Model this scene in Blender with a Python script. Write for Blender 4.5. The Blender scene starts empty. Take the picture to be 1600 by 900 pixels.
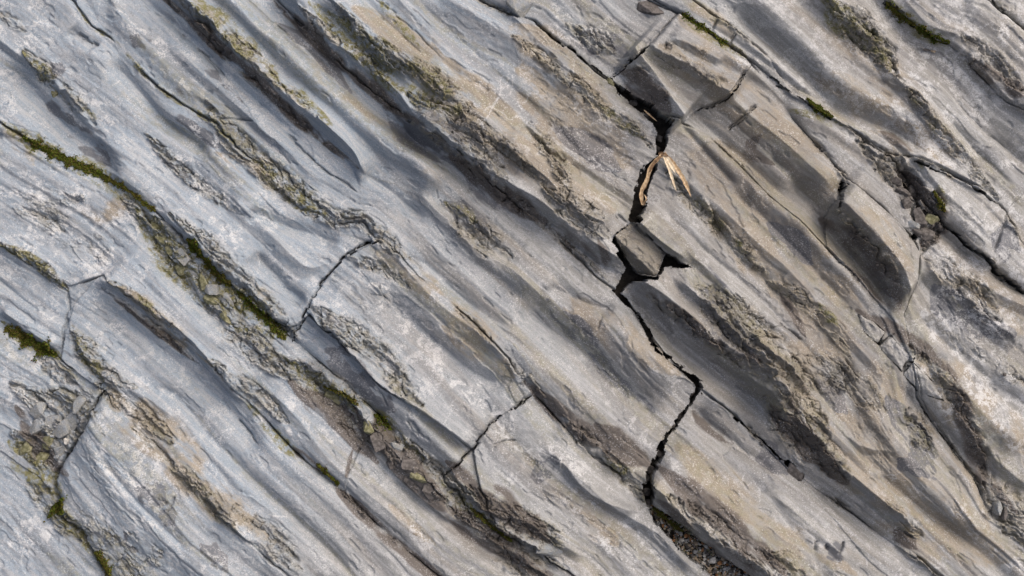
import bpy, math, random, time
import numpy as np
from mathutils import Vector, Matrix
T0 = time.time()
S = 0.0025                      # metres per plan unit: the rock face is 1600 x 900 units = 4.0 x 2.25 m
scn = bpy.context.scene
COL = scn.collection
# ---------------------------------------------------------------- camera, sky, sun, exposure
CAMD = 6.5
cam = bpy.data.cameras.new('camera'); camo = bpy.data.objects.new('camera', cam); COL.objects.link(camo)
TILT = Matrix.Rotation(math.radians(29), 4, 'X')       # the outcrop is a slope: the top of the picture lies higher
camo.matrix_world = TILT @ Matrix.Translation((0, 0, CAMD))
cam.sensor_width = 36; cam.lens = 36*CAMD/4.0; cam.clip_start = 0.05; cam.clip_end = 200
scn.camera = camo
SUN_EL, SUN_AZ = math.radians(60), math.radians(8)      # azimuth measured from +X towards +Y
w = bpy.data.worlds.new('World'); scn.world = w; w.use_nodes = True
nt = w.node_tree; nt.nodes.clear()
sky = nt.nodes.new('ShaderNodeTexSky'); sky.sky_type = 'NISHITA'; sky.sun_disc = False
sky.sun_elevation = SUN_EL; sky.sun_rotation = math.pi/2 - SUN_AZ
sky.air_density = 0.7; sky.dust_density = 9.0; sky.ozone_density = 0.3
bg = nt.nodes.new('ShaderNodeBackground'); bg.inputs['Strength'].default_value = 0.15
wo = nt.nodes.new('ShaderNodeOutputWorld')
nt.links.new(sky.outputs[0], bg.inputs[0]); nt.links.new(bg.outputs[0], wo.inputs[0])
sun = bpy.data.lights.new('sun', 'SUN'); sun.energy = 0.75; sun.angle = math.radians(80); sun.color = (1.0, 0.985, 0.94)
suno = bpy.data.objects.new('sun', sun); COL.objects.link(suno)
sd = Vector((math.cos(SUN_EL)*math.cos(SUN_AZ), math.cos(SUN_EL)*math.sin(SUN_AZ), math.sin(SUN_EL)))
suno.rotation_euler = (-sd).to_track_quat('-Z', 'Y').to_euler()
vs = scn.view_settings; vs.view_transform = 'Standard'; vs.look = 'None'; vs.gamma = 1; vs.use_curve_mapping = False
vs.exposure = 0.32

# ---------------------------------------------------------------- plan grid
STEP = 1.28
_out = np.cumsum(1.28*1.045**np.arange(1, 80)); _out = _out[_out < 700]      # the beds go on, ever coarser, beyond the picture
GX = np.concatenate([-60-_out[::-1], np.arange(-60, 1661, STEP), 1661+_out]); GY = np.concatenate([-50-_out[::-1], np.arange(-50, 951, STEP), 951+_out])
NX, NY = len(GX), len(GY)
X, Y = np.meshgrid(GX, GY)                    # (NY, NX), y grows downwards as in the plan
X = X.astype(np.float32); Y = Y.astype(np.float32)
TH = math.radians(40.5); CT, ST = math.cos(TH), math.sin(TH)

def _hash(ix, iy, seed):
    n = (ix.astype(np.int64)*374761393 + iy.astype(np.int64)*668265263 + seed*2147483647 + 1013904223) & 0xffffffff
    n = ((n ^ (n >> 13))*1274126177) & 0xffffffff
    n = ((n ^ (n >> 15))*2246822519) & 0xffffffff
    return ((n ^ (n >> 16)) & 0xffffff).astype(np.float32)/16777215.0
def noise(a, b, seed=0):
    # value noise on a small lattice table, smooth quintic; about -1..1
    ia = np.floor(a); ib = np.floor(b); fa = a-ia; fb = b-ib
    ia = ia.astype(np.int32); ib = ib.astype(np.int32)
    a0, b0 = ia.min(), ib.min(); na, nb = ia.max()-a0+2, ib.max()-b0+2
    rs = np.random.RandomState(seed+7); tab = (rs.rand(nb, na).astype(np.float32)*2-1)
    ia -= a0; ib -= b0
    fa = fa*fa*fa*(fa*(fa*6-15)+10); fb = fb*fb*fb*(fb*(fb*6-15)+10)
    t00 = tab[ib, ia]; t10 = tab[ib, ia+1]; t01 = tab[ib+1, ia]; t11 = tab[ib+1, ia+1]
    x0 = t00+(t10-t00)*fa; x1 = t01+(t11-t01)*fa
    return x0+(x1-x0)*fb
def fbm(a, b, oct=4, seed=0, gain=0.5):
    r = 0; amp = 1; tot = 0
    for o in range(oct):
        r = r+amp*noise(a, b, seed+o*31); tot += amp; amp *= gain
        a = a*2.03*0.8+b*2.03*0.6*0+17.3; a = a*1.25; b = b*2.03+9.1
    return r/tot*1.6
def sstep(e0, e1, x):
    t = np.clip((x-e0)/(e1-e0), 0, 1); return t*t*(3-2*t)
def voro(a, b, seed, jit=0.9):
    """nearest cell: returns random id values r1,r2,r3, offset (da,db) and edge distance"""
    ia = np.floor(a).astype(np.int32); ib = np.floor(b).astype(np.int32)
    a0, b0 = ia.min()-1, ib.min()-1; na, nb = ia.max()-a0+3, ib.max()-b0+3
    rs = np.random.RandomState(seed)
    tx = rs.rand(nb, na).astype(np.float32)*jit+(1-jit)/2; ty = rs.rand(nb, na).astype(np.float32)*jit+(1-jit)/2
    R = [rs.rand(nb, na).astype(np.float32) for _ in range(3)]
    fa = (a-ia).astype(np.float32); fb = (b-ib).astype(np.float32); ja = ia-a0; jb = ib-b0
    d1 = np.full(a.shape, 9, np.float32); d2 = d1.copy(); bi = np.zeros(a.shape, np.int8); bj = bi.copy()
    for j in (-1, 0, 1):
        for i in (-1, 0, 1):
            dx = tx[jb+j, ja+i]+i-fa; dy = ty[jb+j, ja+i]+j-fb
            d = dx*dx+dy*dy; m = d < d1
            d2 = np.where(m, d1, np.minimum(d2, d)); d1 = np.where(m, d, d1)
            bi = np.where(m, np.int8(i), bi); bj = np.where(m, np.int8(j), bj)
    ca = ja+bi; cb = jb+bj
    r = [q[cb, ca] for q in R]
    da = fa-(tx[cb, ca]+bi); db = fb-(ty[cb, ca]+bj)
    return r[0], r[1], r[2], da, db, np.sqrt(d2)-np.sqrt(d1)

# natural unevenness of every traced line: one warp of the plan shared by all features
PX, PY = X, Y
def P(s):
    f = [float(q) for q in s.split()]
    return np.array(f).reshape(-1, 2)
def catmull(p, n=8):
    if len(p) < 3: return p
    q = np.vstack([2*p[0]-p[1], p, 2*p[-1]-p[-2]]); out = []
    for i in range(1, len(q)-2):
        for t in np.arange(n)/n:
            out.append(0.5*(2*q[i]+(q[i+1]-q[i-1])*t+(2*q[i-1]-5*q[i]+4*q[i+1]-q[i+2])*t*t+(3*q[i]-q[i-1]-3*q[i+1]+q[i+2])*t**3))
    out.append(p[-1]); return np.array(out)
def uv(p): return p[:, 0]*CT+p[:, 1]*ST, -p[:, 0]*ST+p[:, 1]*CT
def curve(s, smooth=True):
    p = P(s) if isinstance(s, str) else s
    if smooth: p = catmull(p)
    cu, cv = uv(p); cu = np.maximum.accumulate(cu+np.arange(len(cu))*1e-4)
    return cu, cv
def segdist(p, ax=None, ay=None):
    ax = PX if ax is None else ax; ay = PY if ay is None else ay
    best = np.full(ax.shape, 1e9, np.float32); sg = np.zeros(ax.shape, np.float32); tt = sg.copy(); n = len(p)-1
    for i in range(n):
        (x0, y0), (x1, y1) = p[i], p[i+1]; dx, dy = x1-x0, y1-y0; L2 = dx*dx+dy*dy+1e-9
        t = np.clip(((ax-x0)*dx+(ay-y0)*dy)/L2, 0, 1)
        ex = ax-x0-t*dx; ey = ay-y0-t*dy; d = ex*ex+ey*ey; m = d < best
        best = np.where(m, d, best); sg = np.where(m, np.sign(dx*ey-dy*ex), sg); tt = np.where(m, (i+t)/n, tt)
    return np.sqrt(best), sg, tt
def inpoly(p, ax=None, ay=None):
    ax = PX if ax is None else ax; ay = PY if ay is None else ay
    r = np.zeros(ax.shape, bool); n = len(p); j = n-1
    for i in range(n):
        xi, yi = p[i]; xj, yj = p[j]
        c = ((yi > ay) != (yj > ay)) & (ax < (xj-xi)*(ay-yi)/((yj-yi) or 1e-9)+xi); r ^= c; j = i
    return r
def bbox(p, m):
    x0, x1 = p[:, 0].min()-m, p[:, 0].max()+m; y0, y1 = p[:, 1].min()-m, p[:, 1].max()+m
    i0, i1 = np.searchsorted(GX, (x0, x1)); j0, j1 = np.searchsorted(GY, (y0, y1))
    return slice(j0, j1), slice(i0, i1)

def stroke(s, wd, edge=0.6, smooth=True):
    """soft mask round a polyline of the plan, 1 in the middle"""
    p = P(s); 
    if smooth: p = catmull(p, 4)
    sl = bbox(p, wd*2.2+12); ax, ay = PX[sl], PY[sl]
    d, _, t = segdist(p, ax, ay); tp = np.minimum(1, .22+3.2*np.minimum(t, 1-t))
    return sl, np.clip(1.5-d/(wd*tp), 0, 1)
def paint(field, items):
    for wd, st, s in items:
        sl, m = stroke(s, wd); field[sl] = np.maximum(field[sl], m*st)
CH = np.zeros_like(X); TAN = np.zeros_like(X); WHI = np.zeros_like(X); DRK = np.zeros_like(X); OLI = np.zeros_like(X); SLA = np.zeros_like(X)
paint(CH, [
 (9, .75, '425 0 500 66 560 120 607 160 650 198'), (9, .75, '250 -10 330 66 400 128 470 190 540 252'), (12, .8, '660 205 720 245 800 312 860 352 950 440'), (10, .7, '165 452 230 503 300 562'), (12, .8, '1010 462 1060 497 1130 547 1190 595'), (10, .7, '1300 330 1350 385 1400 445'),
 (26, .5, '1020 85 1070 90 1130 130'), (24, .45, '990 110 1040 165'), (40, .35, '1440 300 1500 330 1540 370'), (40, .32, '1320 320 1390 400'), (50, .38, '1250 560 1350 680 1420 700'), (60, .3, '1100 780 1200 830 1300 880'), (50, .35, '820 700 900 790 1000 870'), (50, .34, '840 130 920 220 980 300'), (40, .35, '880 20 960 70'), (60, .32, '140 680 220 780 300 860'), (40, .36, '520 430 600 480 560 520'), (50, .3, '1480 450 1580 560'),
 (16, .8, '280 0 330 40 380 75 430 120 500 185'), (18, 1, '517 0 560 50 590 78 627 100 667 120 700 147 733 183 797 240 850 290'),
 (12, .7, '470 15 520 60 575 95 630 150'), (24, 1, '640 150 690 190 740 235 790 280'), (14, .9, '800 57 850 90 900 133 943 173 987 197 1020 233'),
 (16, .8, '827 193 867 253 890 300'), (26, 1, '850 300 905 335 950 370'), (14, .7, '1020 90 1080 110 1120 140'),
 (26, 1, '1290 5 1340 45 1375 85 1395 115'), (12, .9, '1395 120 1427 157 1463 200 1517 267 1560 310'), (24, 1, '1340 220 1390 260 1430 300 1455 350 1440 390'),
 (20, .8, '1500 60 1545 100 1590 140'), (16, 1, '40 80 75 120 110 150 150 195'), (12, .8, '0 20 40 50'), (30, .55, '20 330 90 350 150 390 60 320 130 310'),
 (10, .9, '0 380 60 412 105 455'), (30, 1, '195 310 253 368 293 412 333 455 370 505 420 560 460 590'), (17, 1, '270 335 330 385 380 440 430 490 465 530'), (12, .8, '230 210 300 280 390 340'), (22, .9, '325 160 360 215 400 255 440 285 500 330 550 350'),
 (9, .9, '175 438 217 465 260 500 300 535'), (17, 1, '112 510 135 550 165 585 215 605'), (34, 1, '20 600 80 640 120 640 60 700 20 680'), (18, .8, '60 560 120 600'), (22, .8, '40 760 90 800 130 850'),
 (16, 1, '467 312 520 345 560 345 605 380 640 405'), (22, 1, '490 480 533 513 587 545 620 590 660 630'), (26, 1, '440 560 500 600 560 660 620 720'), (24, 1, '620 680 680 745 740 805 800 850 880 890'),
 (26, .7, '690 320 740 360 800 400'), (36, 1, '1080 440 1130 490 1190 550 1240 610 1290 680'), (15, .9, '1040 265 1080 315 1117 350 1167 400 1200 427'), (16, .6, '1200 440 1270 480 1330 560'),
 (28, 1, '720 760 780 800 850 840 800 880 850 900'), (14, .9, '880 650 930 700 980 750 1015 790'), (20, .8, '1040 770 1100 810 1170 860 1240 920'), (30, 1, '1195 620 1260 690 1320 745'),
 (14, .8, '1420 540 1480 600 1530 700 1570 790'), (30, 1, '1540 760 1580 800 1600 850'), (26, .9, '1420 640 1450 700'), (18, .7, '270 725 330 775 370 818'), (24, .7, '370 790 420 840 470 890'),
 (18, .8, '150 600 215 640 270 690'), (30, .7, '1260 560 1330 600 1380 640'), (14, .7, '820 590 800 570 850 620'), (24, .6, '900 40 960 80'), (26, .7, '1440 400 1500 440 1560 500'), (22, .6, '1480 520 1540 560 1600 600'),
 (20, .8, '200 830 260 880'), (24, .7, '130 800 180 860 230 910'), (12, .8, '540 400 600 420 640 450'), (16, .7, '330 560 400 620 450 660'), (20, .7, '1380 780 1440 840'), (20, .7, '1200 860 1260 900'),
])
# natural unevenness of the traced lines: smooth where the rock is sound, jagged where it is broken
_c = sstep(.15, .9, CH)
wx = 5*noise(X/150, Y/150, 1)+(1.0+3.0*_c)*noise(X/38, Y/38, 2)+(.35+2.2*_c)*noise(X/13, Y/13, 3)+(.2+1.2*_c)*noise(X/5, Y/5, 4)
wy = 5*noise(X/150, Y/150, 11)+(1.0+3.0*_c)*noise(X/38, Y/38, 12)+(.35+2.2*_c)*noise(X/13, Y/13, 13)+(.2+1.2*_c)*noise(X/5, Y/5, 14)
PX = X+wx; PY = Y+wy
U = PX*CT+PY*ST; V = -PX*ST+PY*CT             # u along the beds (to the lower right), v across (to the lower left)
# ---------------------------------------------------------------- the long bedding seams (lower left to upper right)
SEAM = {
 's1': '-170 400 -60 465 0 503 50 540 97 562 160 603 215 665 280 733 340 803 400 850 460 905 560 1030',
 's3': '-170 285 -60 350 0 382 60 420 112 448 165 432 220 470 300 535 345 590 400 648 480 722 530 765 600 832 680 900 800 1030',
 's2': '-170 80 -60 150 0 192 40 217 105 250 190 290 245 332 300 382 350 432 400 482 445 527 500 575 540 605 595 660 640 705 690 745 730 790 775 828 830 858 900 905 1000 1000',
 's35': '-170 80 -60 150 0 192 40 217 105 250 190 290 245 332 300 382 350 432 400 482 440 515 462 512 482 493 520 530 560 572 590 600 650 640 700 672 740 705 752 760 777 826 830 858 900 905 1000 1000',
 's4': '-60 -160 20 -80 112 0 140 40 170 58 215 105 250 140 285 165 335 195 380 240 430 275 470 310 530 348 560 350 600 380 650 432 690 462 740 505 790 560 825 612 865 655 905 690 960 735 1005 775 1030 805 1065 845 1105 882 1180 935 1300 1030',
 's6': '300 -130 433 0 500 68 560 125 607 165 650 200 720 243 800 322 860 368 930 435 965 460 985 482 1010 520 1050 564 1092 602 1150 650 1240 735 1330 795 1440 885 1590 1030',
 's7': '600 -130 730 -20 800 18 835 32 863 57 895 77 927 103 955 122 985 150 1017 175 1050 188 1110 217 1160 265 1200 310 1253 353 1290 390 1335 428 1372 470 1398 498 1425 560 1440 620 1483 683 1523 740 1545 790 1600 835 1720 930',
 's75': '880 -130 985 -20 1065 18 1110 55 1165 95 1200 132 1245 190 1290 242 1330 290 1380 330 1420 368 1436 390 1432 440 1415 490 1428 560 1445 622 1488 686 1527 742 1549 792 1604 838 1724 932',
 's8': '900 -130 1000 -20 1068 18 1110 53 1165 93 1200 118 1240 155 1300 186 1355 222 1392 250 1422 285 1445 325 1485 360 1530 398 1600 455 1720 540',
 's85': '900 -130 1040 -40 1110 20 1150 52 1200 95 1240 150 1300 184 1355 220 1392 246 1425 250 1462 268 1500 287 1535 303 1570 332 1610 400 1660 470 1720 530',
 's10': '1240 -130 1330 -50 1387 0 1427 37 1460 60 1483 68 1510 90 1547 133 1570 157 1600 175 1740 290',
 's11': '1420 -130 1500 -40 1545 0 1600 46 1720 150',
}
ORDER = ['s1', 's3', 's2', 's35', 's4', 's6', 's7', 's75', 's8', 's85', 's10', 's11']
SV = {}
for k, s in SEAM.items():
    cu, cv = curve(s, smooth=False); SV[k] = np.interp(U, cu, cv).astype(np.float32)
prev = None
for k in reversed(ORDER):                      # keep the order (v falls from s1 to s11)
    if prev is not None: SV[k] = np.maximum(SV[k], prev)
    prev = SV[k]
band = np.zeros(X.shape, np.int32)
for k in ORDER: band += (V < SV[k])
# bedding coordinate W: v warped so that the traced seams become straight
gk = ['s1', 's2', 's4', 's6', 's7', 's8', 's10']; mean = [float(np.median(SV[k])) for k in gk]
W = np.zeros_like(V)
for i in range(len(gk)-1):
    a, b = SV[gk[i]], SV[gk[i+1]]; t = (a-V)/np.maximum(a-b, 3)
    m = (t >= 0) & (t < 1); W = np.where(m, mean[i]+(mean[i+1]-mean[i])*t, W)
W = np.where(V > SV['s1'], mean[0]+(V-SV['s1']), W); W = np.where(V <= SV['s10'], mean[-1]+(V-SV['s10']), W)

# ---------------------------------------------------------------- stains, painted shade, chip and crack strokes
paint(TAN, [
 (40, .9, '560 20 660 90 760 180 850 260 950 330'), (60, .8, '820 110 900 190 980 260'), (30, .9, '800 40 880 100 960 180'), (30, .9, '1030 80 1090 100 1150 150 1250 240 1310 300'),
 (40, .9, '1060 210 1150 290 1250 400 1340 480'), (30, .8, '1100 330 1200 420 1300 520 1400 620'), (60, .9, '1250 600 1350 700 1450 800 1560 880'), (50, .7, '1180 520 1280 620'),
 (22, .8, '560 360 640 430 720 500 800 570'), (16, .9, '690 510 760 560 800 590'), (30, .7, '870 470 960 520 1060 580'), (26, .8, '1300 40 1360 90 1420 170 1500 260'), (40, .6, '1280 120 1380 200 1480 280'),
 (18, .35, '450 50 540 150 640 240 690 300'), (14, .5, '300 0 390 80 480 170'), (16, .8, '200 450 260 500 330 570'), (30, .8, '170 600 240 670 330 760 420 840'), (30, .7, '250 700 330 760'),
 (26, .7, '1310 330 1370 370 1420 420'), (40, .5, '1450 420 1530 470 1600 520'), (40, .8, '1440 560 1530 640 1600 700'), (24, .7, '1060 10 1140 60'), (30, .6, '900 760 960 850'), (40, .6, '1060 700 1160 800 1250 880'),
 (18, .6, '0 200 50 260'), (16, .6, '70 330 160 340 200 300'), (20, .6, '1200 800 1250 830 1340 900'), (14, .6, '340 240 400 270 460 310'), (50, .5, '1330 550 1450 700 1530 800'), (10, .7, '610 790 680 850'),
])
paint(WHI, [
 (3.0, 1.1, '800 113 787 120 785 145 775 165 765 190 757 205'), (2.4, 1.0, '785 148 800 145 805 120 800 113'), (5, .9, '755 190 760 205'), (20, .7, '20 20 80 10 70 60'), (24, .7, '60 230 100 300 60 320'),
 (16, .9, '180 0 192 30 227 60 250 90 283 125 333 165'), (60, 1.1, '-20 300 90 340 160 380 230 420'), (50, 1.0, '-20 560 40 600 60 650'), (40, .9, '150 650 200 690 240 760'), (60, .7, '20 120 0 40 120 20'), (40, .8, '20 820 60 860'), (18, .7, '170 640 210 670 240 710'), (12, .9, '200 690 240 700'), (7, 1.1, '1285 385 1305 398 1330 425'),
 (40, .8, '1380 40 1450 110 1530 190'), (40, .8, '1540 30 1600 90'), (55, 1.3, '1425 480 1480 560 1560 640 1620 690'), (45, 1.2, '1460 410 1560 450 1620 490'), (40, 1.0, '1520 580 1600 640'), (30, .7, '860 10 900 40 960 60'), (18, .7, '930 20 960 40'),
 (30, .8, '820 690 880 740 960 840 1040 890'), (30, .7, '1060 780 1130 840'), (10, .9, '1385 735 1400 740'), (22, .6, '560 430 640 520 700 600'), (14, .7, '330 340 400 400'), (20, .7, '230 800 260 860 330 860'),
 (30, .6, '700 600 760 650 820 700'), (14, .8, '440 620 480 660 520 690'), (14, .7, '640 820 680 860'), (20, .7, '20 550 60 600 40 640'), (22, .7, '1480 760 1540 850 1600 900'), (24, .7, '1420 180 1520 300 1590 340'),
 (12, .8, '300 200 330 220 350 260'), (16, .7, '150 160 170 210'), (20, .7, '1110 130 1180 100'), (18, .6, '1270 800 1330 860'), (20, .7, '780 740 860 790'), (12, .7, '240 240 300 250'), (14, .7, '310 290 350 300'),
])
paint(DRK, [  # brown stain, with shade painted in on ledge faces, undercuts and a trough
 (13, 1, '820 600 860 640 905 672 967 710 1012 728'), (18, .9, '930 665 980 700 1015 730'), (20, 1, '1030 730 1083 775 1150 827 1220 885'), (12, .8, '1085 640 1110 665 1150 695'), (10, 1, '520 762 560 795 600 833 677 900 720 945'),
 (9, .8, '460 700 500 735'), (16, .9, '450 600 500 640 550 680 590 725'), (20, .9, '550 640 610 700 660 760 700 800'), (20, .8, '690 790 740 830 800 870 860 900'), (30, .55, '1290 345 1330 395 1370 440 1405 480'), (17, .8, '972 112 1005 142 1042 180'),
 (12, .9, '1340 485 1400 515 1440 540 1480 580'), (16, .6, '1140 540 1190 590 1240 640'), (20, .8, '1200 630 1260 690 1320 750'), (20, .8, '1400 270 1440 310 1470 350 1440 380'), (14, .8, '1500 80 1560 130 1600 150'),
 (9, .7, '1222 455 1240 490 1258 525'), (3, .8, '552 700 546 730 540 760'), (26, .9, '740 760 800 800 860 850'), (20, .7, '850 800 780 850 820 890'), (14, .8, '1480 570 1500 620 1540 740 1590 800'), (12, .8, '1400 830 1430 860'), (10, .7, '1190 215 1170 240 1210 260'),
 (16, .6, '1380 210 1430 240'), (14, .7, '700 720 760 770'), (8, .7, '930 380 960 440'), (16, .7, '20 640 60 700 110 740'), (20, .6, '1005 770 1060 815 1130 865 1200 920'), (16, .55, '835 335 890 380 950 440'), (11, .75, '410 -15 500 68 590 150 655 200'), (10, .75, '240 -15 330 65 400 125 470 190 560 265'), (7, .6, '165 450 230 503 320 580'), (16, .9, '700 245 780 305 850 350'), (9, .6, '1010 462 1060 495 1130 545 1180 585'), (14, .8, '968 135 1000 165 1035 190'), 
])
paint(OLI, [
 (5, .9, '112 0 140 40 170 58 215 105 250 140 285 165 335 195 380 240 430 275'), (15, .8, '290 0 335 30 370 60 440 120 520 200'), (16, .9, '490 10 545 60 600 120 660 160 720 180'), (16, .8, '560 50 610 95 670 125 730 180'),
 (8, .8, '590 0 620 40 655 75'), (9, .9, '940 160 975 195 1005 225'), (18, .8, '1280 0 1320 40 1370 80 1390 110'), (7, .7, '1400 130 1430 170 1460 210'), (8, .9, '1235 175 1300 195 1330 215'), (9, .9, '1390 0 1430 40 1480 68 1540 120'),
 (12, .9, '40 80 75 125 130 175 160 205'), (17, 1, '0 190 50 225 110 255 190 295 245 330'), (28, 1.1, '215 325 255 375 300 410 345 450 400 500 440 530'), (8, .9, '0 380 60 412 105 455'), (12, .9, '112 510 135 550 165 590'),
 (14, 1, '0 505 60 545 95 560'), (14, .9, '440 560 490 600 560 640 600 665 660 720'), (9, .8, '380 630 430 680 500 740'), (8, 1, '690 750 740 800 800 850'), (8, 1, '930 695 960 725 985 755'), (8, .9, '1020 790 1060 820 1090 845'),
 (22, .9, '10 690 40 720 90 780 140 860'), (14, .8, '400 250 440 290 510 340'), (10, .6, '1040 270 1080 320 1120 350 1180 410'), (8, .6, '1280 470 1310 510'), (9, .8, '1430 260 1455 300 1475 340'), (12, .6, '690 320 740 350'), (8, .5, '230 460 300 530'),
 (10, .8, '1065 15 1110 55 1165 95'), (10, .7, '1020 240 1050 270'),
])
paint(SLA, [
 (22, .9, '870 200 920 235 965 270'), (9, .8, '433 37 490 77 547 147'), (16, .9, '1200 353 1235 380 1267 410'), (22, 1, '1460 443 1500 487 1583 523'), (24, 1, '1390 625 1430 690 1455 740'), (14, .9, '1400 710 1430 735'),
 (24, .8, '500 550 540 575 580 600'), (24, .9, '1545 370 1590 390'), (24, .8, '840 720 860 740'), (16, .9, '1290 850 1330 870'), (18, .8, '690 320 760 370'), (20, .8, '560 610 610 640'), (22, .8, '220 760 260 780'), (16, .9, '200 830 225 860'), (14, .8, '255 795 275 815'),
 (24, .7, '1100 500 1170 560'), (24, .8, '1280 600 1320 640'), (26, .7, '680 200 720 240'), (30, .8, '760 790 840 850'), (12, .8, '950 50 980 90'), (14, .8, '910 50 940 80'), (12, .8, '205 60 240 80'), (20, .7, '1195 690 1235 740'), (14, .8, '80 100 95 125'),
 (14, .7, '310 380 340 410'), (30, .6, '1070 430 1130 480'), (18, .7, '320 850 360 890'), (40, .45, '600 170 700 250 800 330'), (30, .4, '300 110 400 200'),
 (26, .5, '850 470 930 560 1020 640'), (26, .45, '250 140 340 230'), (30, .5, '60 150 110 200 170 260'),
])
rag = fbm(U/60, W/14, 4, 201); rag2 = fbm(X/26, Y/26, 4, 222)
def ragged(f, k=.55, lo=.35, hi=.75): return sstep(lo, hi, f*(1+k*rag+k*.7*rag2)+.10*rag)
jd = np.full(X.shape, 99, np.float32)
for k in ORDER: jd = np.minimum(jd, np.abs(V-SV[k]))
CHm = sstep(.25, .9, np.maximum(CH, .75*np.exp(-(jd/7)**2)*sstep(-.2, .5, noise(X/60, Y/60, 352)))*(1+.35*rag+.35*rag2)+.05*rag2)

# ---------------------------------------------------------------- relief: traced ridges, ledges, grooves
H = np.zeros_like(X)
def F(a, wL, wU, s, ta=.15, pL=2.0, pU=1.4):
    global H
    p = catmull(P(s)); cu, cv = curve(p, False)
    sl = bbox(p, max(wL, wU)*2.6+20); u = U[sl]
    f = np.interp(u, cu, cv); d = V[sl]-f
    t = (u-cu[0])/(cu[-1]-cu[0]); tap = sstep(0, ta, t)*sstep(0, ta, 1-t)
    if a > 0 and wL < 20:                      # broken ledge: flat face to the lower left, clean top edge
        jag = 1+.18*rag[sl]*(.3+CHm[sl])
        gL = np.clip(1-(d/(wL*1.45*jag)), 0, 1); gU = np.exp(-(np.abs(d)/wU)**1.05)
        g = np.where(d > 0, gL, gU)
    elif a >= 30: g = np.where(d > 0, np.clip(1-d/(wL*1.3), 0, 1), np.exp(-(np.abs(d)/wU)**1.1))
    else: g = np.where(d > 0, np.exp(-(np.abs(d)/wL)**pL), np.exp(-(np.abs(d)/wU)**pU))
    H[sl] += a*g*tap
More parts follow.
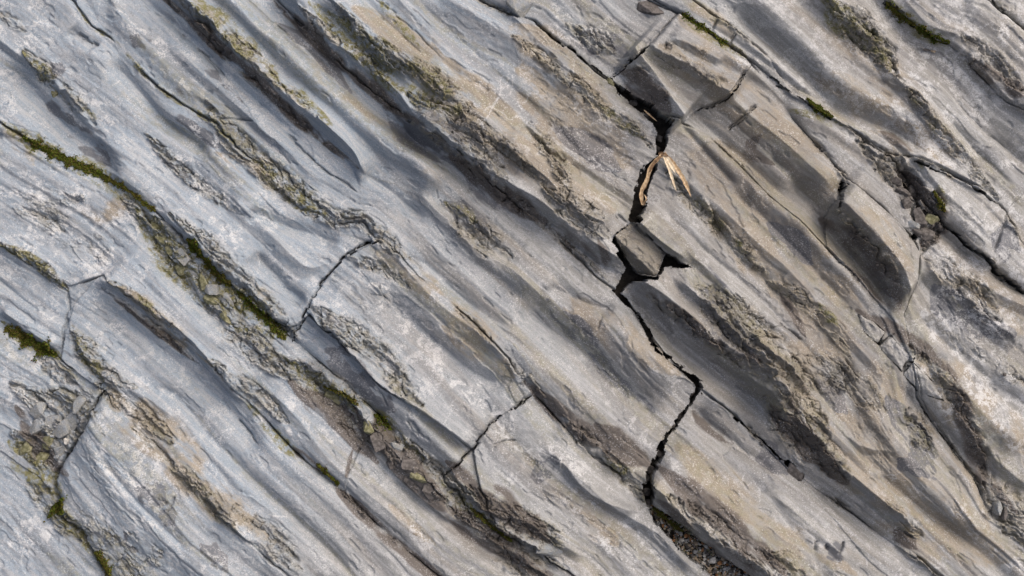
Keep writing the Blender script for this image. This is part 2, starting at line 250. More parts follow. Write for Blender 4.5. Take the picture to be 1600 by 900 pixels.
# (height, run-out to lower left, run-out to upper right, line)
FEATS = [
 # upper left slab
 (9, 8, 40, '-60 10 0 55 40 92 60 115 100 145 130 180 168 212'), (-14, 26, 20, '0 95 40 135 90 192 150 240 195 282'), (10, 26, 26, '150 205 200 262 255 315 330 370 400 430'), (8, 12, 30, '-60 190 40 205 105 240 190 280 245 320'),
 (-8, 13, 9, '108 42 130 62 153 74'), (-11, 16, 11, '165 90 213 140 260 193 305 222 335 245'), (7, 26, 18, '90 20 150 90 220 150 300 205 380 290 460 370'), (9, 22, 9, '165 -20 190 27 227 60 250 87 283 123 333 167 370 220'),
 (-7, 8, 7, '215 -10 300 70 400 157 480 225'), (-5, 5, 6, '200 40 280 110 380 190 470 265'), (-6, 7, 5, '300 150 380 210 470 290'), (6, 10, 10, '260 60 330 130 420 210 520 300'), (-7, 8, 8, '250 20 300 60 350 110'),
 (32, 13, 15, '255 -35 300 12 345 55 385 90 430 132 470 165 520 205 555 242 574 284', .05), (-9, 10, 12, '300 -20 380 40 440 105 500 155 560 215 610 270'), (-5, 5, 6, '540 255 600 295 660 345'),
 (18, 26, 20, '330 -30 400 40 443 77 500 133 560 187 607 220 653 257 688 302', .06), (5, 3, 6, '430 35 490 75 547 147'), (-9, 16, 16, '400 -20 470 42 540 122 600 185 680 246 740 296 800 345 870 405'),
 # ledge over the smooth channel
 (34, 17, 60, '420 -40 462 0 488 37 535 77 587 112 622 147 655 195 700 225', .12), (20, 16, 26, '470 -40 517 0 560 50 590 78 627 100 667 120 700 147 733 183 797 240 850 285'), (36, 16, 55, '640 175 700 222 745 256 790 290 845 322 910 373 982 418', .08),
 (-9, 12, 12, '500 10 545 60 590 105 640 150'), (26, 12, 26, '780 220 867 298 903 330 950 366', .12), (-7, 7, 7, '560 -10 600 35 645 75 690 102'), (6, 12, 9, '600 -20 680 60 760 130 830 190'), (-5, 10, 8, '640 -10 720 60 790 120 860 190 920 250'), (7, 20, 12, '680 -20 767 33 830 75 900 133 985 195 1025 232'),
 (-8, 12, 9, '730 -20 780 12 830 50 870 85'), (12, 10, 8, '790 10 850 70 900 112 945 150'), (-9, 10, 10, '760 220 830 270 900 320'), (8, 5, 14, '820 185 845 215 868 255 890 290'), (-6, 10, 10, '900 190 950 235 1000 275'), (-8, 9, 14, '860 240 930 295 985 335'),
 # dark tilted slab, trough and knob beyond the upper crack
 (44, 30, 30, '985 75 1000 96 1028 135 1058 180 1068 192', .06), (-10, 16, 16, '985 75 1020 100 1055 143 1095 187 1150 240 1200 285 1270 350'), (26, 14, 40, '1005 70 1040 92 1080 115 1125 145 1150 160', .10), (12, 8, 26, '1040 60 1080 75 1130 105'), (16, 18, 30, '1120 140 1180 190 1250 250 1312 305'),
 (9, 14, 12, '1060 190 1110 225 1155 275 1190 320'), (-6, 5, 5, '1060 195 1110 250 1150 295'), (-9, 10, 10, '1150 110 1210 150 1260 210 1320 280'), (7, 12, 14, '1120 85 1180 120 1230 165'),
 # upper right beds
 (-15, 12, 16, '1130 0 1200 65 1257 115 1297 158 1350 188 1400 208 1455 242'), (11, 30, 30, '1130 -40 1200 20 1270 90 1330 140 1420 190 1480 230'), (-8, 10, 12, '1215 -20 1300 52 1345 102'), (14, 12, 20, '1250 -30 1333 43 1367 73 1387 110 1427 157 1463 200 1517 267'), (10, 16, 14, '1320 -20 1387 57 1447 113 1477 150 1530 210 1590 280'),
 (-12, 24, 26, '1345 -30 1420 60 1500 135 1560 205 1640 280'), (13, 14, 30, '1400 -20 1440 35 1490 55 1520 80 1555 122 1600 160 1660 210'), (-6, 5, 5, '1487 143 1533 193 1583 233 1620 265'), (-5, 4, 5, '1480 185 1530 245 1585 295'), (8, 14, 30, '1500 -10 1560 50 1620 110'), (-7, 6, 5, '1545 -2 1580 30 1610 55'), (-8, 8, 8, '1490 50 1530 85 1590 135'),
 (20, 9, 40, '1420 300 1445 330 1485 364 1530 402 1560 430'), (16, 9, 25, '1420 242 1462 262 1500 282 1540 305'), (-12, 12, 12, '1400 255 1440 315 1475 350 1530 400'),
 # boulder and the brown hollow beside it
 (38, 30, 40, '1298 308 1330 342 1370 380 1402 420 1420 470', .10), (-14, 20, 20, '1230 270 1290 345 1340 405 1400 480'), (-7, 7, 7, '1340 300 1390 345 1430 385'), (-6, 8, 10, '1200 240 1260 300 1300 340'),
 # right middle strata
 (10, 30, 6, '1160 280 1200 310 1253 353 1290 388 1335 426 1387 485'), (-6, 6, 8, '1140 300 1200 350 1270 415 1330 480'), (7, 8, 12, '1090 300 1170 370 1250 440 1330 530 1400 610'), (-6, 6, 6, '1020 320 1090 385 1170 450 1240 520 1300 590'), (8, 8, 16, '990 330 1060 390 1130 445 1200 500 1270 560'), (-8, 6, 6, '1045 290 1110 345 1160 405 1200 440 1250 500'),
 (28, 10, 26, '980 340 1035 388 1078 416', .2), (40, 26, 40, '985 440 1013 452 1053 480 1100 517 1167 560 1200 585 1230 620', .06), (22, 7, 18, '1045 432 1080 460 1117 492 1183 555 1220 590'), (20, 6, 16, '1100 450 1150 500 1210 560 1260 610'),
 (-10, 14, 14, '980 480 1040 530 1100 575 1150 615 1210 665'), (30, 14, 34, '1150 575 1200 615 1267 675 1327 735 1380 780 1440 840'), (12, 8, 18, '1200 590 1270 650 1330 700 1390 760'), (-12, 14, 14, '1110 620 1180 675 1245 735 1330 795 1440 885'), (-10, 12, 12, '1350 715 1385 748 1450 800 1533 867 1600 930'),
 (12, 26, 26, '1330 600 1400 690 1470 770 1550 850'), (-8, 7, 7, '1290 650 1330 690 1370 735'), (8, 8, 14, '1280 640 1340 690 1400 700'), (-14, 10, 10, '1403 595 1433 628 1483 682 1523 738 1545 790 1590 840'), (-10, 16, 16, '1430 610 1500 690 1560 740 1640 790'), (12, 24, 24, '1460 560 1530 640 1600 700'), (-9, 10, 10, '1540 595 1590 640 1640 690'), (10, 14, 14, '1500 660 1560 720 1620 770'),
 (14, 16, 40, '1435 400 1480 440 1540 490 1600 540'), (-9, 10, 12, '1430 480 1490 540 1560 600 1640 660'), (8, 10, 10, '1480 420 1540 445 1620 490'), (-16, 10, 8, '1450 350 1500 385 1550 420 1610 465'),
 # centre slab
 (-8, 22, 18, '600 310 667 345 720 398 790 442 860 500'), (12, 34, 5, '650 300 690 345 735 385 800 422 850 470'), (-8, 8, 14, '700 310 760 350 820 390'), (4, 3, 6, '700 325 750 355 790 385'), (9, 14, 12, '540 352 587 368 615 396 640 430 690 478 740 515 800 568'), (-6, 7, 10, '620 395 665 415 720 463 800 520'), (-9, 22, 14, '590 455 640 500 690 545 745 590 800 610'),
 (13, 50, 18, '790 400 883 470 967 520 1033 567 1082 598'), (-11, 26, 20, '800 470 850 510 900 550 967 595 1040 650'), (9, 34, 30, '720 470 800 545 900 620 980 680 1020 710'), (-8, 14, 10, '850 445 900 470 960 490'), (5, 12, 10, '660 370 740 440 830 520'), (-4, 6, 6, '680 430 760 500 850 570'),
 # left middle
 (24, 13, 40, '155 432 217 458 262 494 302 528 340 575 385 625', .08), (-10, 30, 20, '140 470 210 515 280 575 350 640 420 710'), (-9, 18, 12, '215 345 260 395 310 455 360 520'), (8, 16, 16, '235 410 300 480 360 550'), (9, 9, 14, '-20 370 60 408 105 450'), (-6, 4, 4, '-10 432 30 465 65 490'), (-12, 9, 9, '-60 470 0 508 50 542 95 562'), (12, 8, 18, '0 480 50 520 95 548'),
 (9, 9, 12, '108 500 135 545 170 585 220 612 280 660'), (14, 50, 46, '125 600 175 700 250 800 340 890 400 950'), (-9, 9, 20, '220 600 270 620 330 690 400 752 500 850 570 910'), (9, 5, 34, '250 712 277 730 333 777 367 815 410 850'), (8, 30, 9, '340 780 420 850 480 900'), (-6, 6, 6, '160 700 220 780 300 860'), 
 (-10, 8, 10, '385 625 440 690 480 722 530 765 600 832 680 900 760 980'), (8, 14, 12, '400 600 460 650 520 720 600 790 680 860'), (-12, 12, 12, '440 560 500 612 560 680 633 762 700 817 783 883 850 930'), (14, 10, 14, '470 560 540 620 590 680 640 730 700 780'), (12, 8, 12, '540 660 590 715 650 770 720 830'),
 (-10, 10, 10, '240 330 300 382 350 432 400 482 445 527 500 575 540 605 595 660 640 705 690 745 730 790 775 828'), (14, 10, 30, '250 322 310 372 370 430 430 490 470 520'), (-9, 14, 14, '390 325 430 345 475 362 530 385'), (-9, 16, 10, '395 395 440 445 480 478'), (-5, 3, 3, '395 435 440 467 470 483'), (10, 16, 14, '360 300 420 360 480 420 530 400'),
 (20, 9, 36, '476 488 520 525 560 567 590 597 650 635 700 668 742 700', .08), (14, 26, 12, '540 575 600 620 660 665 735 735'), (12, 10, 26, '690 735 735 765 780 795 850 830 920 880'), (16, 10, 14, '720 780 780 820 860 870'), (-14, 12, 9, '700 760 750 805 800 845 870 885'),
 # brown bed and gravel trench
 (-9, 16, 10, '820 608 865 655 905 690 960 735 1005 772'), (12, 10, 30, '840 690 900 735 960 790 1020 830 1060 870 1100 905'), (40, 24, 44, '1000 745 1040 775 1083 815 1140 850 1200 888 1260 940', .08), (10, 20, 16, '1040 720 1100 765 1170 820 1260 890'), (-9, 14, 14, '1080 630 1120 670 1170 705 1220 740'), (8, 16, 16, '1100 610 1160 660 1230 720 1290 780'),
 (-7, 7, 7, '1280 760 1330 810 1390 870'), (7, 8, 10, '1210 770 1270 820 1330 880'), (12, 12, 20, '860 660 900 690 950 720 1005 752'), (10, 10, 12, '880 720 930 770 1000 800'),
]
for f in FEATS:
    a, wl, wu = f[:3]
    if a < 0 and wl+wu >= 24: f = (a*1.6,)+tuple(f[1:])      # the scooped troughs are deep
    elif a < 30 and wl >= 20: f = (a*1.4,)+tuple(f[1:])
    F(*f)
H *= 1.30

# continuous fluting of the beds: sharp lip, steep lower-left side, long gentle back
def flute(per, seed, bend):
    w_ = W/per+bend*noise(U/420, W/120, seed); i_ = np.floor(w_).astype(np.int32); f_ = w_-i_; i_ -= i_.min()
    rs = np.random.RandomState(seed); am = rs.rand(i_.max()+2).astype(np.float32); cutp = .62+.22*rs.rand(i_.max()+2).astype(np.float32); c_ = cutp[i_]
    prof = np.where(f_ < c_, (f_/c_)**1.5, 1-sstep(0, 1, (f_-c_)/(1-c_)))
    return (prof-.4)*am[i_]*(.55+.45*noise(U/260, W/per, seed+3))
fm = sstep(-.5, .4, noise(X/170, Y/170, 47))
H += 14*flute(64, 41, .9)*(.35+.65*fm)+4.5*flute(31, 43, .9)*(1-.6*fm)+.7*flute(11, 45, .7)*sstep(0, .6, noise(U/200, W/60, 48))
# irregular bedding: corrugation, peeling sheets, broken flakes
H += 2.4*fbm(U/320, W/26, 2, 301)+5*noise(X/190, Y/190, 305)
H += 1.1*fbm(U/150, W/7, 3, 311)*(.12+1.1*CHm)+.5*fbm(U/420, W/9, 2, 312)
sheet = fbm(U/75, W/17, 4, 321)*3.2+fbm(X/60, Y/60, 3, 322)*1.1
q = np.floor(sheet); fr = sheet-q
amt = (.03+1.0*CHm)*sstep(-.35, .5, fbm(X/120, Y/120, 2, 325)+.5*CHm)
H += 1.5*amt*(q+sstep(.80, .98, fr)-sheet*.55)
r1, r2, r3, da, db, ed = voro(U/42+.14*rag2, W/13+.14*rag, 401)
big = (r1-.45)*8+(r2-.5)*da*20+(r3-.80)*db*17
CT1 = r1.copy(); 
s1_, s2_, s3_, da2, db2, ed2 = voro(U/13+.12*rag, W/5.2+.12*rag2, 402)
small = (s1_-.5)*3.2+(s2_-.5)*da2*6+(s3_-.7)*db2*5.5
t1, t2, t3, da3, db3, ed3 = voro(X/20+.12*rag, Y/15+.12*rag2, 403)
mid = (t1-.5)*5+(t2-.5)*da3*9+(t3-.6)*db3*9
p1, p2, p3, da5, db5, ed5 = voro(U/64+.2*rag2, W/6+.2*rag, 405)
splint = (p1-.5)*6+(p2-.5)*da5*5+(p3-.8)*db5*6
H += 1.45*CHm*(big*.7+small*.55+mid*.5+splint*.6-6*sstep(.08, 0, ed)*sstep(.3, .6, r3)-4*sstep(.10, 0, ed3)*sstep(.45, .7, t2)-2.5*sstep(.12, 0, ed2)*sstep(.4, .6, s3_))
# gentle facets also on the sound rock
v1, v2, v3, da4, db4, ed4 = voro(U/110+.22*rag2, W/34+.22*rag, 404)
face = sstep(.62, .70, v1)*(1-CHm)
H += face*((v2-.5)*da4*9+(v3-.5)*db4*7-1.6)*sstep(.0, .12, ed4)*.8
H += .45*fbm(X/7, Y/7, 2, 331)+.35*CHm*fbm(X/4, Y/4, 2, 332)
# small pits
pits = sstep(.80, .93, fbm(U/26, W/12, 2, 341))*(1-CHm); H -= 2.0*pits
# the bedding joints themselves
H -= 12*np.exp(-(jd/(.9+1.6*np.abs(rag2)))**2)*sstep(-.3, .5, noise(X/50, Y/50, 351)+.15)
# traced cracks: narrow open joints
def crack(dep, wd, s):
    global H
    p = P(s); sl = bbox(p, wd*4+14); d, _, t = segdist(p, (PX+(t1-.5)*4)[sl], (PY+(t2-.5)*4)[sl])
    if wd < 2: dep *= .5
    wloc = wd*(.55+.6*np.abs(rag2[sl])); H[sl] -= dep*np.exp(-(d/wloc)**2)*sstep(0, .12, t+.03)*sstep(0, .12, 1.03-t)
for c in [
 (15, 5, '172 598 148 645 108 705 82 745 95 800 150 868 190 930'), (9, 2.2, '590 374 560 385 530 408 505 440 485 470 478 490 462 520 452 535'), (10, 3, '832 618 800 640 765 665 735 705 690 747'), (9, 2.4, '1165 118 1150 138 1132 157 1108 166 1088 174'), (10, 2.6, '1182 168 1162 186 1140 206'),
 (11, 3, '1322 285 1312 300 1303 322 1290 345'), (9, 2, '478 490 520 530 560 570'), (8, 2, '105 455 108 480 101 515 98 560'), (8, 2.2, '120 52 152 74'), (9, 2, '338 192 365 187 395 190'), (8, 2, '305 75 325 95 352 121'), (7, 1.8, '240 20 250 28'), (7, 2, '282 55 286 62'),
 (8, 2, '447 207 480 240 520 275 555 300'), (7, 1.7, '430 228 450 250 466 258'), (7, 1.8, '585 0 600 12 655 58 690 90'), (7, 1.6, '640 405 655 420'), (7, 2, '1110 20 1150 52 1200 95'), (7, 2, '1120 33 1111 50'), (7, 2, '1147 55 1137 73'), (9, 2.2, '1010 78 990 96 958 117'),
 (9, 2.2, '1062 20 1040 42 1012 76'), (9, 2.2, '832 32 863 57 895 77 927 103 950 120'), (7, 2, '1480 280 1530 305 1560 325'), (8, 2.4, '1373 540 1385 530 1398 521'), (8, 2.4, '1410 584 1417 572 1426 562'), (8, 2, '1200 510 1220 507 1252 530'),
 (7, 1.7, '1483 143 1533 193 1583 233'), (8, 2.5, '563 700 545 745'), (6, 1.5, '585 600 600 635'), (7, 1.8, '620 610 640 650'), (7, 2.2, '635 655 662 685'), (7, 2, '770 698 790 690 805 688'),
 (7, 2, '365 658 380 672 400 692'), (7, 1.8, '240 650 275 690'), (7, 2, '930 515 938 495'), (6, 1.6, '900 240 930 262'), (9, 3, '957 380 985 352'), (8, 2, '1437 620 1470 665 1520 740'), (9, 2.6, '1548 395 1560 370 1575 335'), (7, 2, '1100 330 1090 345'),
 (6, 1.5, '1430 783 1442 777'), (6, 1.8, '1313 778 1322 766'), (6, 1.6, '270 855 285 880'), (7, 2, '275 770 262 795'), (8, 2.4, '1270 860 1274 843'), (8, 2.2, '1288 855 1292 848'), (9, 3, '1312 866 1320 845'), (6, 1.6, '1105 760 1120 745'), (7, 2, '960 340 975 352'), (7, 1.8, '680 300 683 330'), 
]: crack(*c)

# ---------------------------------------------------------------- open gaps between the blocks
GAPS = ['958 126 985 146 1017 166 1050 188 1043 204 1044 222 1034 244 1022 244 1026 215 1018 192 998 172 962 144',
 '1034 240 1026 262 1014 285 1008 312 998 352 978 348 985 318 994 282 1005 258', '988 350 1035 395 1078 418 1038 420 1022 440 984 443 966 463 955 458 972 430 974 414 950 380 958 366',
 '1000 752 1020 755 1020 788 1055 812 1086 838 1165 892 1215 932 1240 980 1180 975 1120 920 1098 888 1066 864 1052 846 1015 808']
gap = np.zeros(X.shape, bool)
GPX = X+.3*wx+(t1-.5)*5+(s1_-.5)*2.5; GPY = Y+.3*wy+(t2-.5)*5+(s2_-.5)*2.5      # chipped, angular lips
for g in GAPS: gap |= inpoly(P(g), GPX, GPY)
for g, hw in (('590 374 560 386 530 408 505 440 485 470 478 490 456 535', 1.3), ('832 618 800 640 765 665 735 705 692 745', 1.5), ('1165 118 1150 138 1132 157 1108 166 1090 173', 1.4), ('1182 168 1162 186 1140 206', 1.1), ('1320 288 1312 300 1303 325', 2.0),
 ('1425 252 1462 268 1500 287 1535 303 1570 332', 2.2), ('1440 330 1470 350 1490 364 1530 400 1600 456', 3.2), ('1412 288 1428 310 1436 345 1428 372', 5), ('1150 652 1200 697 1240 735', 1.8), ('1232 724 1252 748', 6), ('832 32 863 57 895 77 927 103 955 122', 1.8), ('1010 78 990 96 958 118', 1.6), ('1200 120 1245 152 1300 187', 1.6), ('1387 0 1427 37 1460 60', 1.8), ('1545 -5 1600 46', 1.6), ('165 600 148 645 108 705 84 745', 1.3), ('1373 540 1395 522', 1.6), ('1410 584 1426 562', 1.6),
 ('957 454 970 466 985 481 1012 517 1022 541 1053 566 1096 601', 4.4), ('1095 600 1083 626 1068 648 1041 680 1030 710 1016 738 1008 766', 5.6)):
    dd, _, _ = segdist(P(g), GPX, GPY); gap |= dd < hw*(.85+.5*noise(X/22, Y/22, 361))
BLOCKS = {'wedge': '956 371 986 351 1036 402 1020 437 996 433 976 408', 'b1': '1342 490 1366 502 1385 519 1373 539 1352 520', 'b2': '1393 522 1424 556 1411 583 1375 543', 'b3': '1427 566 1460 596 1475 625 1440 612 1413 586'}
CELL = (slice(0, -1), slice(0, -1))
reg = band*10
def cut(b, s, step=1):
    d, sg, _ = segdist(P(s)); m = (reg//10 == b) & (sg > 0)
    reg[m] += step
cut(0, '190 560 165 600 148 645 108 705 82 745 95 800 150 868 185 930 230 1030'); cut(0, '90 780 60 745 0 705 -200 640', 2)
cut(1, '165 425 118 478 104 530 92 575 60 600'); cut(2, '590 640 560 705 540 765 510 800')
cut(4, '640 330 590 374 530 408 485 470 478 490 440 550'); cut(4, '880 580 832 618 765 665 735 705 680 760')
cut(5, '1110 570 1090 605 1070 645 1035 685 1020 725 1000 790'); cut(6, '1060 165 1038 200 1030 245 1003 275 992 330 985 352 976 410 960 465 940 500')
cut(7, '1090 -10 1062 20 1040 42 1010 78 955 120 930 150'); cut(7, '1210 60 1165 118 1132 157 1088 174 1040 220'); cut(7, '1360 260 1320 288 1303 325 1285 400')
cut(8, '1500 330 1465 372 1432 402 1400 430'); cut(9, '1160 20 1147 55 1135 75 1120 95'); cut(9, '1140 0 1120 33 1108 56 1095 70'); cut(9, '1420 200 1400 250 1380 290')
cut(10, '1620 290 1572 332 1548 395 1520 440')
dd, _, _ = segdist(P('190 560 165 600 148 645 108 705 82 745 95 800 150 868 185 930 230 1030')); H = np.where((reg == 2) | (reg == 0), H+20*(1-np.exp(-dd/20))*np.exp(-dd/240)-10, H)
OFFS = {41: 5, 40: 2, 30: -7, 50: -4, 10: 2, 11: -6, 2: 6, 0: 6, 3: -5, 1: -8, 70: 6, 71: -5, 72: 4, 73: -6, 90: 8, 91: 2, 92: 6, 93: 3, 100: -3, 110: 6, 80: 2, 81: -5, 20: -3}
for r_, o_ in OFFS.items(): H = np.where(reg == r_, H+o_, H)
BL = []
for i, (k, s) in enumerate(BLOCKS.items()):
    m = inpoly(P(s)); reg[m] = 900+i; gap &= ~m
    if k == 'wedge':
        e = ((PX-957)*(427-373)-(PY-373)*(1011-957))/math.hypot(54, 54)      # >0 above the top edge
        H = np.where(m, np.where(e > 0, 34-.45*e, 34+2.6*e)+small*.9+mid*.6+splint*.6-.15*(PX-956), H)
    elif k in ('b1', 'b2', 'b3'):
        sl = m; d, _, _ = segdist(np.vstack([P(s), P(s)[:1]])); H = np.where(m, .9*H+2+3*sstep(0, 6, d)+.5*small+.4*mid, H); gap |= (d < .9*(.6+1.0*noise(X/14, Y/14, 363))); BL.append(m); reg[gap & (d < 3)] = -1
reg[reg == 0] = 2; reg[(reg == 70) & (PY > 492)] = 80
reg[gap] = -1
print('relief', round(time.time()-T0, 1))

# ---------------------------------------------------------------- masks for the rock material
chipv = np.where(CHm > .4, CT1*.6+s1_*.4, .5*v1+.25)
tanm = ragged(TAN, .7, .22, .80)+sstep(.15, .9, fbm(U/180, W/30, 4, 501))*.35*sstep(500, 1000, X)
mot = fbm(X/17, Y/17, 5, 511); mot2 = fbm(U/70, W/18, 5, 513)
whim = ragged(WHI, .9, .35, .75)*sstep(-.35, .25, mot)+.5*sstep(.30, .45, mot+.4*mot2)*sstep(-.1, .6, fbm(X/200, Y/200, 2, 512))
veins = sstep(.035, .0, np.abs(fbm(X/120, Y/120, 4, 515)))*sstep(.1, .5, fbm(X/90, Y/90, 2, 516)); whim = np.maximum(whim, .9*veins)
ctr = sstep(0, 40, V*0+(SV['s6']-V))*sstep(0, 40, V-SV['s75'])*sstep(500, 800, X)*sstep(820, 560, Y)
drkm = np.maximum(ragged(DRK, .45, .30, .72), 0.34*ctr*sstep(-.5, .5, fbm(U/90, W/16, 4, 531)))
pale = sstep(0, 50, SV['s75']-V)*sstep(1050, 1250, X); whim = whim+.55*pale*sstep(-.25, .35, mot+.5*mot2)
whim = whim+.22*sstep(0, 60, V-SV['s4'])*sstep(-.1, .4, mot+.6*mot2); olim = ragged(OLI, .9, .28, .80)
slam = ragged(SLA, .6, .38, .52)+.35*face*sstep(.45, .6, v2)*sstep(600, 1000, X)
strk = fbm(U/420, W/22, 4, 541); strk2 = fbm(U/360, W/26, 4, 545); wz = sstep(420, 800, X+.3*(Y-450))
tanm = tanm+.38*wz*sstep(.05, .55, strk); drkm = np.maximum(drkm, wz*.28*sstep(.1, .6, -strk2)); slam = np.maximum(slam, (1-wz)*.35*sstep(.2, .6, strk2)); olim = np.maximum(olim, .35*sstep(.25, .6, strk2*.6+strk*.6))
whim = np.minimum(whim, .92)
for wd_, q_ in ((1.7, '800 113 787 120 785 145 775 165 765 190 757 205'), (1.4, '785 148 800 145 805 120 800 113'), (2.6, '757 186 760 205 752 212'), (1.2, '775 165 764 172 756 186'), (1.2, '255 862 300 868'), (1.2, '420 803 452 808')):
    sl, m_ = stroke(q_, wd_); whim[sl] = np.maximum(whim[sl], m_)
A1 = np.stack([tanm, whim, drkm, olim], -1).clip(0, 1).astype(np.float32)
CHm = np.where(reg == 900, np.maximum(CHm, .8), CHm)
for m in BL: A1[m] = A1[m]*(.7, .8, .3, .4)+(0, .10, 0, 0)
wm = reg == 900; A1[wm] = (.9, .15, .35, .1)
A2 = np.stack([slam, chipv, CHm, sstep(450, 1050, X+.4*(Y-450)+160*noise(X/300, Y/300, 520))], -1).clip(0, 1).astype(np.float32)

# ---------------------------------------------------------------- materials
def newmat(name):
    m = bpy.data.materials.new(name); m.use_nodes = True; t = m.node_tree; t.nodes.clear()
    o = t.nodes.new('ShaderNodeOutputMaterial'); b = t.nodes.new('ShaderNodeBsdfPrincipled'); t.links.new(b.outputs[0], o.inputs[0])
    return m, t, b
def mixc(t, fac, a, b, mode='MIX'):
    n = t.nodes.new('ShaderNodeMix'); n.data_type = 'RGBA'; n.blend_type = mode; n.clamp_factor = True
    for s, v in ((0, fac), (6, a), (7, b)):
        if isinstance(v, bpy.types.NodeSocket): t.links.new(v, n.inputs[s])
        elif isinstance(v, (tuple, list)): n.inputs[s].default_value = (*v, 1)
        else: n.inputs[s].default_value = v
    return n.outputs[2]
def math_(t, op, a, b=0.0, clamp=False):
    n = t.nodes.new('ShaderNodeMath'); n.operation = op; n.use_clamp = clamp
    for i, v in enumerate((a, b)):
        if isinstance(v, bpy.types.NodeSocket): t.links.new(v, n.inputs[i])
        else: n.inputs[i].default_value = v
    return n.outputs[0]
def nz(t, vec, scale, detail=4, rough=.6):
    n = t.nodes.new('ShaderNodeTexNoise'); n.inputs['Scale'].default_value = scale; n.inputs['Detail'].default_value = detail; n.inputs['Roughness'].default_value = rough
    t.links.new(vec, n.inputs['Vector']); return n.outputs[0]
def rmp(t, v, lo, hi):
    n = t.nodes.new('ShaderNodeMapRange'); n.interpolation_type = 'SMOOTHSTEP'; t.links.new(v, n.inputs[0]); n.inputs[1].default_value = lo; n.inputs[2].default_value = hi
    return n.outputs[0]
def rock_material():
    m, t, b = newmat('slate_rock')
    geo = t.nodes.new('ShaderNodeTexCoord'); pos = geo.outputs['Object']
    def attr(n):
        a = t.nodes.new('ShaderNodeAttribute'); a.attribute_name = n; s = t.nodes.new('ShaderNodeSeparateColor'); t.links.new(a.outputs['Color'], s.inputs[0]); return s.outputs[0], s.outputs[1], s.outputs[2], a.outputs['Alpha']
    tan, whi, drk, oli = attr('stain_shade'); sla, chv, chp, warm = attr('fabric')
    mp = t.nodes.new('ShaderNodeMapping'); mp.vector_type = 'POINT'; t.links.new(pos, mp.inputs[0]); mp.inputs['Rotation'].default_value = (0, 0, TH)
    mp2 = t.nodes.new('ShaderNodeMapping'); t.links.new(mp.outputs[0], mp2.inputs[0]); mp2.inputs['Scale'].default_value = (.10, 1, 1)
    lam = nz(t, mp2.outputs[0], 60, 5, .65); lam2 = nz(t, mp2.outputs[0], 16, 4, .6)
    n1 = nz(t, pos, 9, 6, .62); n2 = nz(t, pos, 42, 5, .65); n3 = nz(t, pos, 165, 3, .7); n4 = nz(t, pos, 240, 2, .6)
    base = mixc(t, warm, (.225, .270, .318), (.240, .242, .235))
    base = mixc(t, math_(t, 'MULTIPLY', rmp(t, lam, .42, .62), .55), base, (.36, .37, .38))
    base = mixc(t, math_(t, 'MULTIPLY', rmp(t, lam2, .50, .72), .40), base, (.150, .160, .175))
    base = mixc(t, math_(t, 'MULTIPLY', rmp(t, n2, .50, .72), .40), base, (.37, .37, .37))
    base = mixc(t, math_(t, 'MULTIPLY', rmp(t, n1, .40, .25), .0), base, (.2, .2, .2))
    tanc = mixc(t, n2, (.198, .170, .130), (.302, .276, .232))
    base = mixc(t, math_(t, 'MULTIPLY', tan, rmp(t, math_(t, 'ADD', math_(t, 'MULTIPLY', n1, .6), math_(t, 'MULTIPLY', lam, .4)), .32, .54)), base, tanc)
    sl = mixc(t, n2, (.060, .066, .082), (.125, .132, .148))
    base = mixc(t, math_(t, 'MULTIPLY', sla, .85), base, sl)
    # flakes: each broken piece weathered a little differently
    base = mixc(t, math_(t, 'MULTIPLY', math_(t, 'MULTIPLY', chp, .60), rmp(t, n2, .38, .58)), base, (.180, .162, .112))
    cs = math_(t, 'MULTIPLY', rmp(t, chv, .62, .95), math_(t, 'MULTIPLY', chp, .75)); base = mixc(t, cs, base, (.130, .132, .138))
    cs = math_(t, 'MULTIPLY', rmp(t, chv, .35, .05), math_(t, 'MULTIPLY', chp, .55)); base = mixc(t, cs, base, (.40, .37, .32))
    wf = math_(t, 'MAXIMUM', rmp(t, whi, .93, 1.0), math_(t, 'MULTIPLY', whi, rmp(t, math_(t, 'ADD', math_(t, 'MULTIPLY', n1, .25), math_(t, 'ADD', math_(t, 'MULTIPLY', n2, .45), math_(t, 'MULTIPLY', n3, .3))), .46, .54))); base = mixc(t, math_(t, 'MULTIPLY', wf, .72), base, (.52, .53, .54))
    ol = mixc(t, n3, (.080, .080, .026), (.20, .19, .088)); base = mixc(t, math_(t, 'MULTIPLY', oli, rmp(t, n2, .36, .62)), base, ol)
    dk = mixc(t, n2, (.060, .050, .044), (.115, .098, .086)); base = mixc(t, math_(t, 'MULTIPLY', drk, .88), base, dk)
    # crystal speckle
    base = mixc(t, math_(t, 'MULTIPLY', math_(t, 'MULTIPLY', rmp(t, n3, .54, .66), rmp(t, n1, .35, .62)), .50), base, (.62, .63, .64)); base = mixc(t, math_(t, 'MULTIPLY', rmp(t, n4, .46, .33), .45), base, (.085, .088, .092))
    t.links.new(base, b.inputs['Base Color']); b.inputs['Specular IOR Level'].default_value = .32
    ro = math_(t, 'SUBTRACT', .78, math_(t, 'MULTIPLY', sla, .18)); t.links.new(ro, b.inputs['Roughness'])
    hgt = math_(t, 'ADD', math_(t, 'MULTIPLY', n2, .5), math_(t, 'ADD', math_(t, 'MULTIPLY', lam, .45), math_(t, 'MULTIPLY', n3, .22)))
    bs = math_(t, 'ADD', .16, math_(t, 'MULTIPLY', chp, .6))
    bp = t.nodes.new('ShaderNodeBump'); t.links.new(bs, bp.inputs['Strength']); bp.inputs['Distance'].default_value = .012; t.links.new(hgt, bp.inputs['Height']); t.links.new(bp.outputs[0], b.inputs['Normal'])
    return m
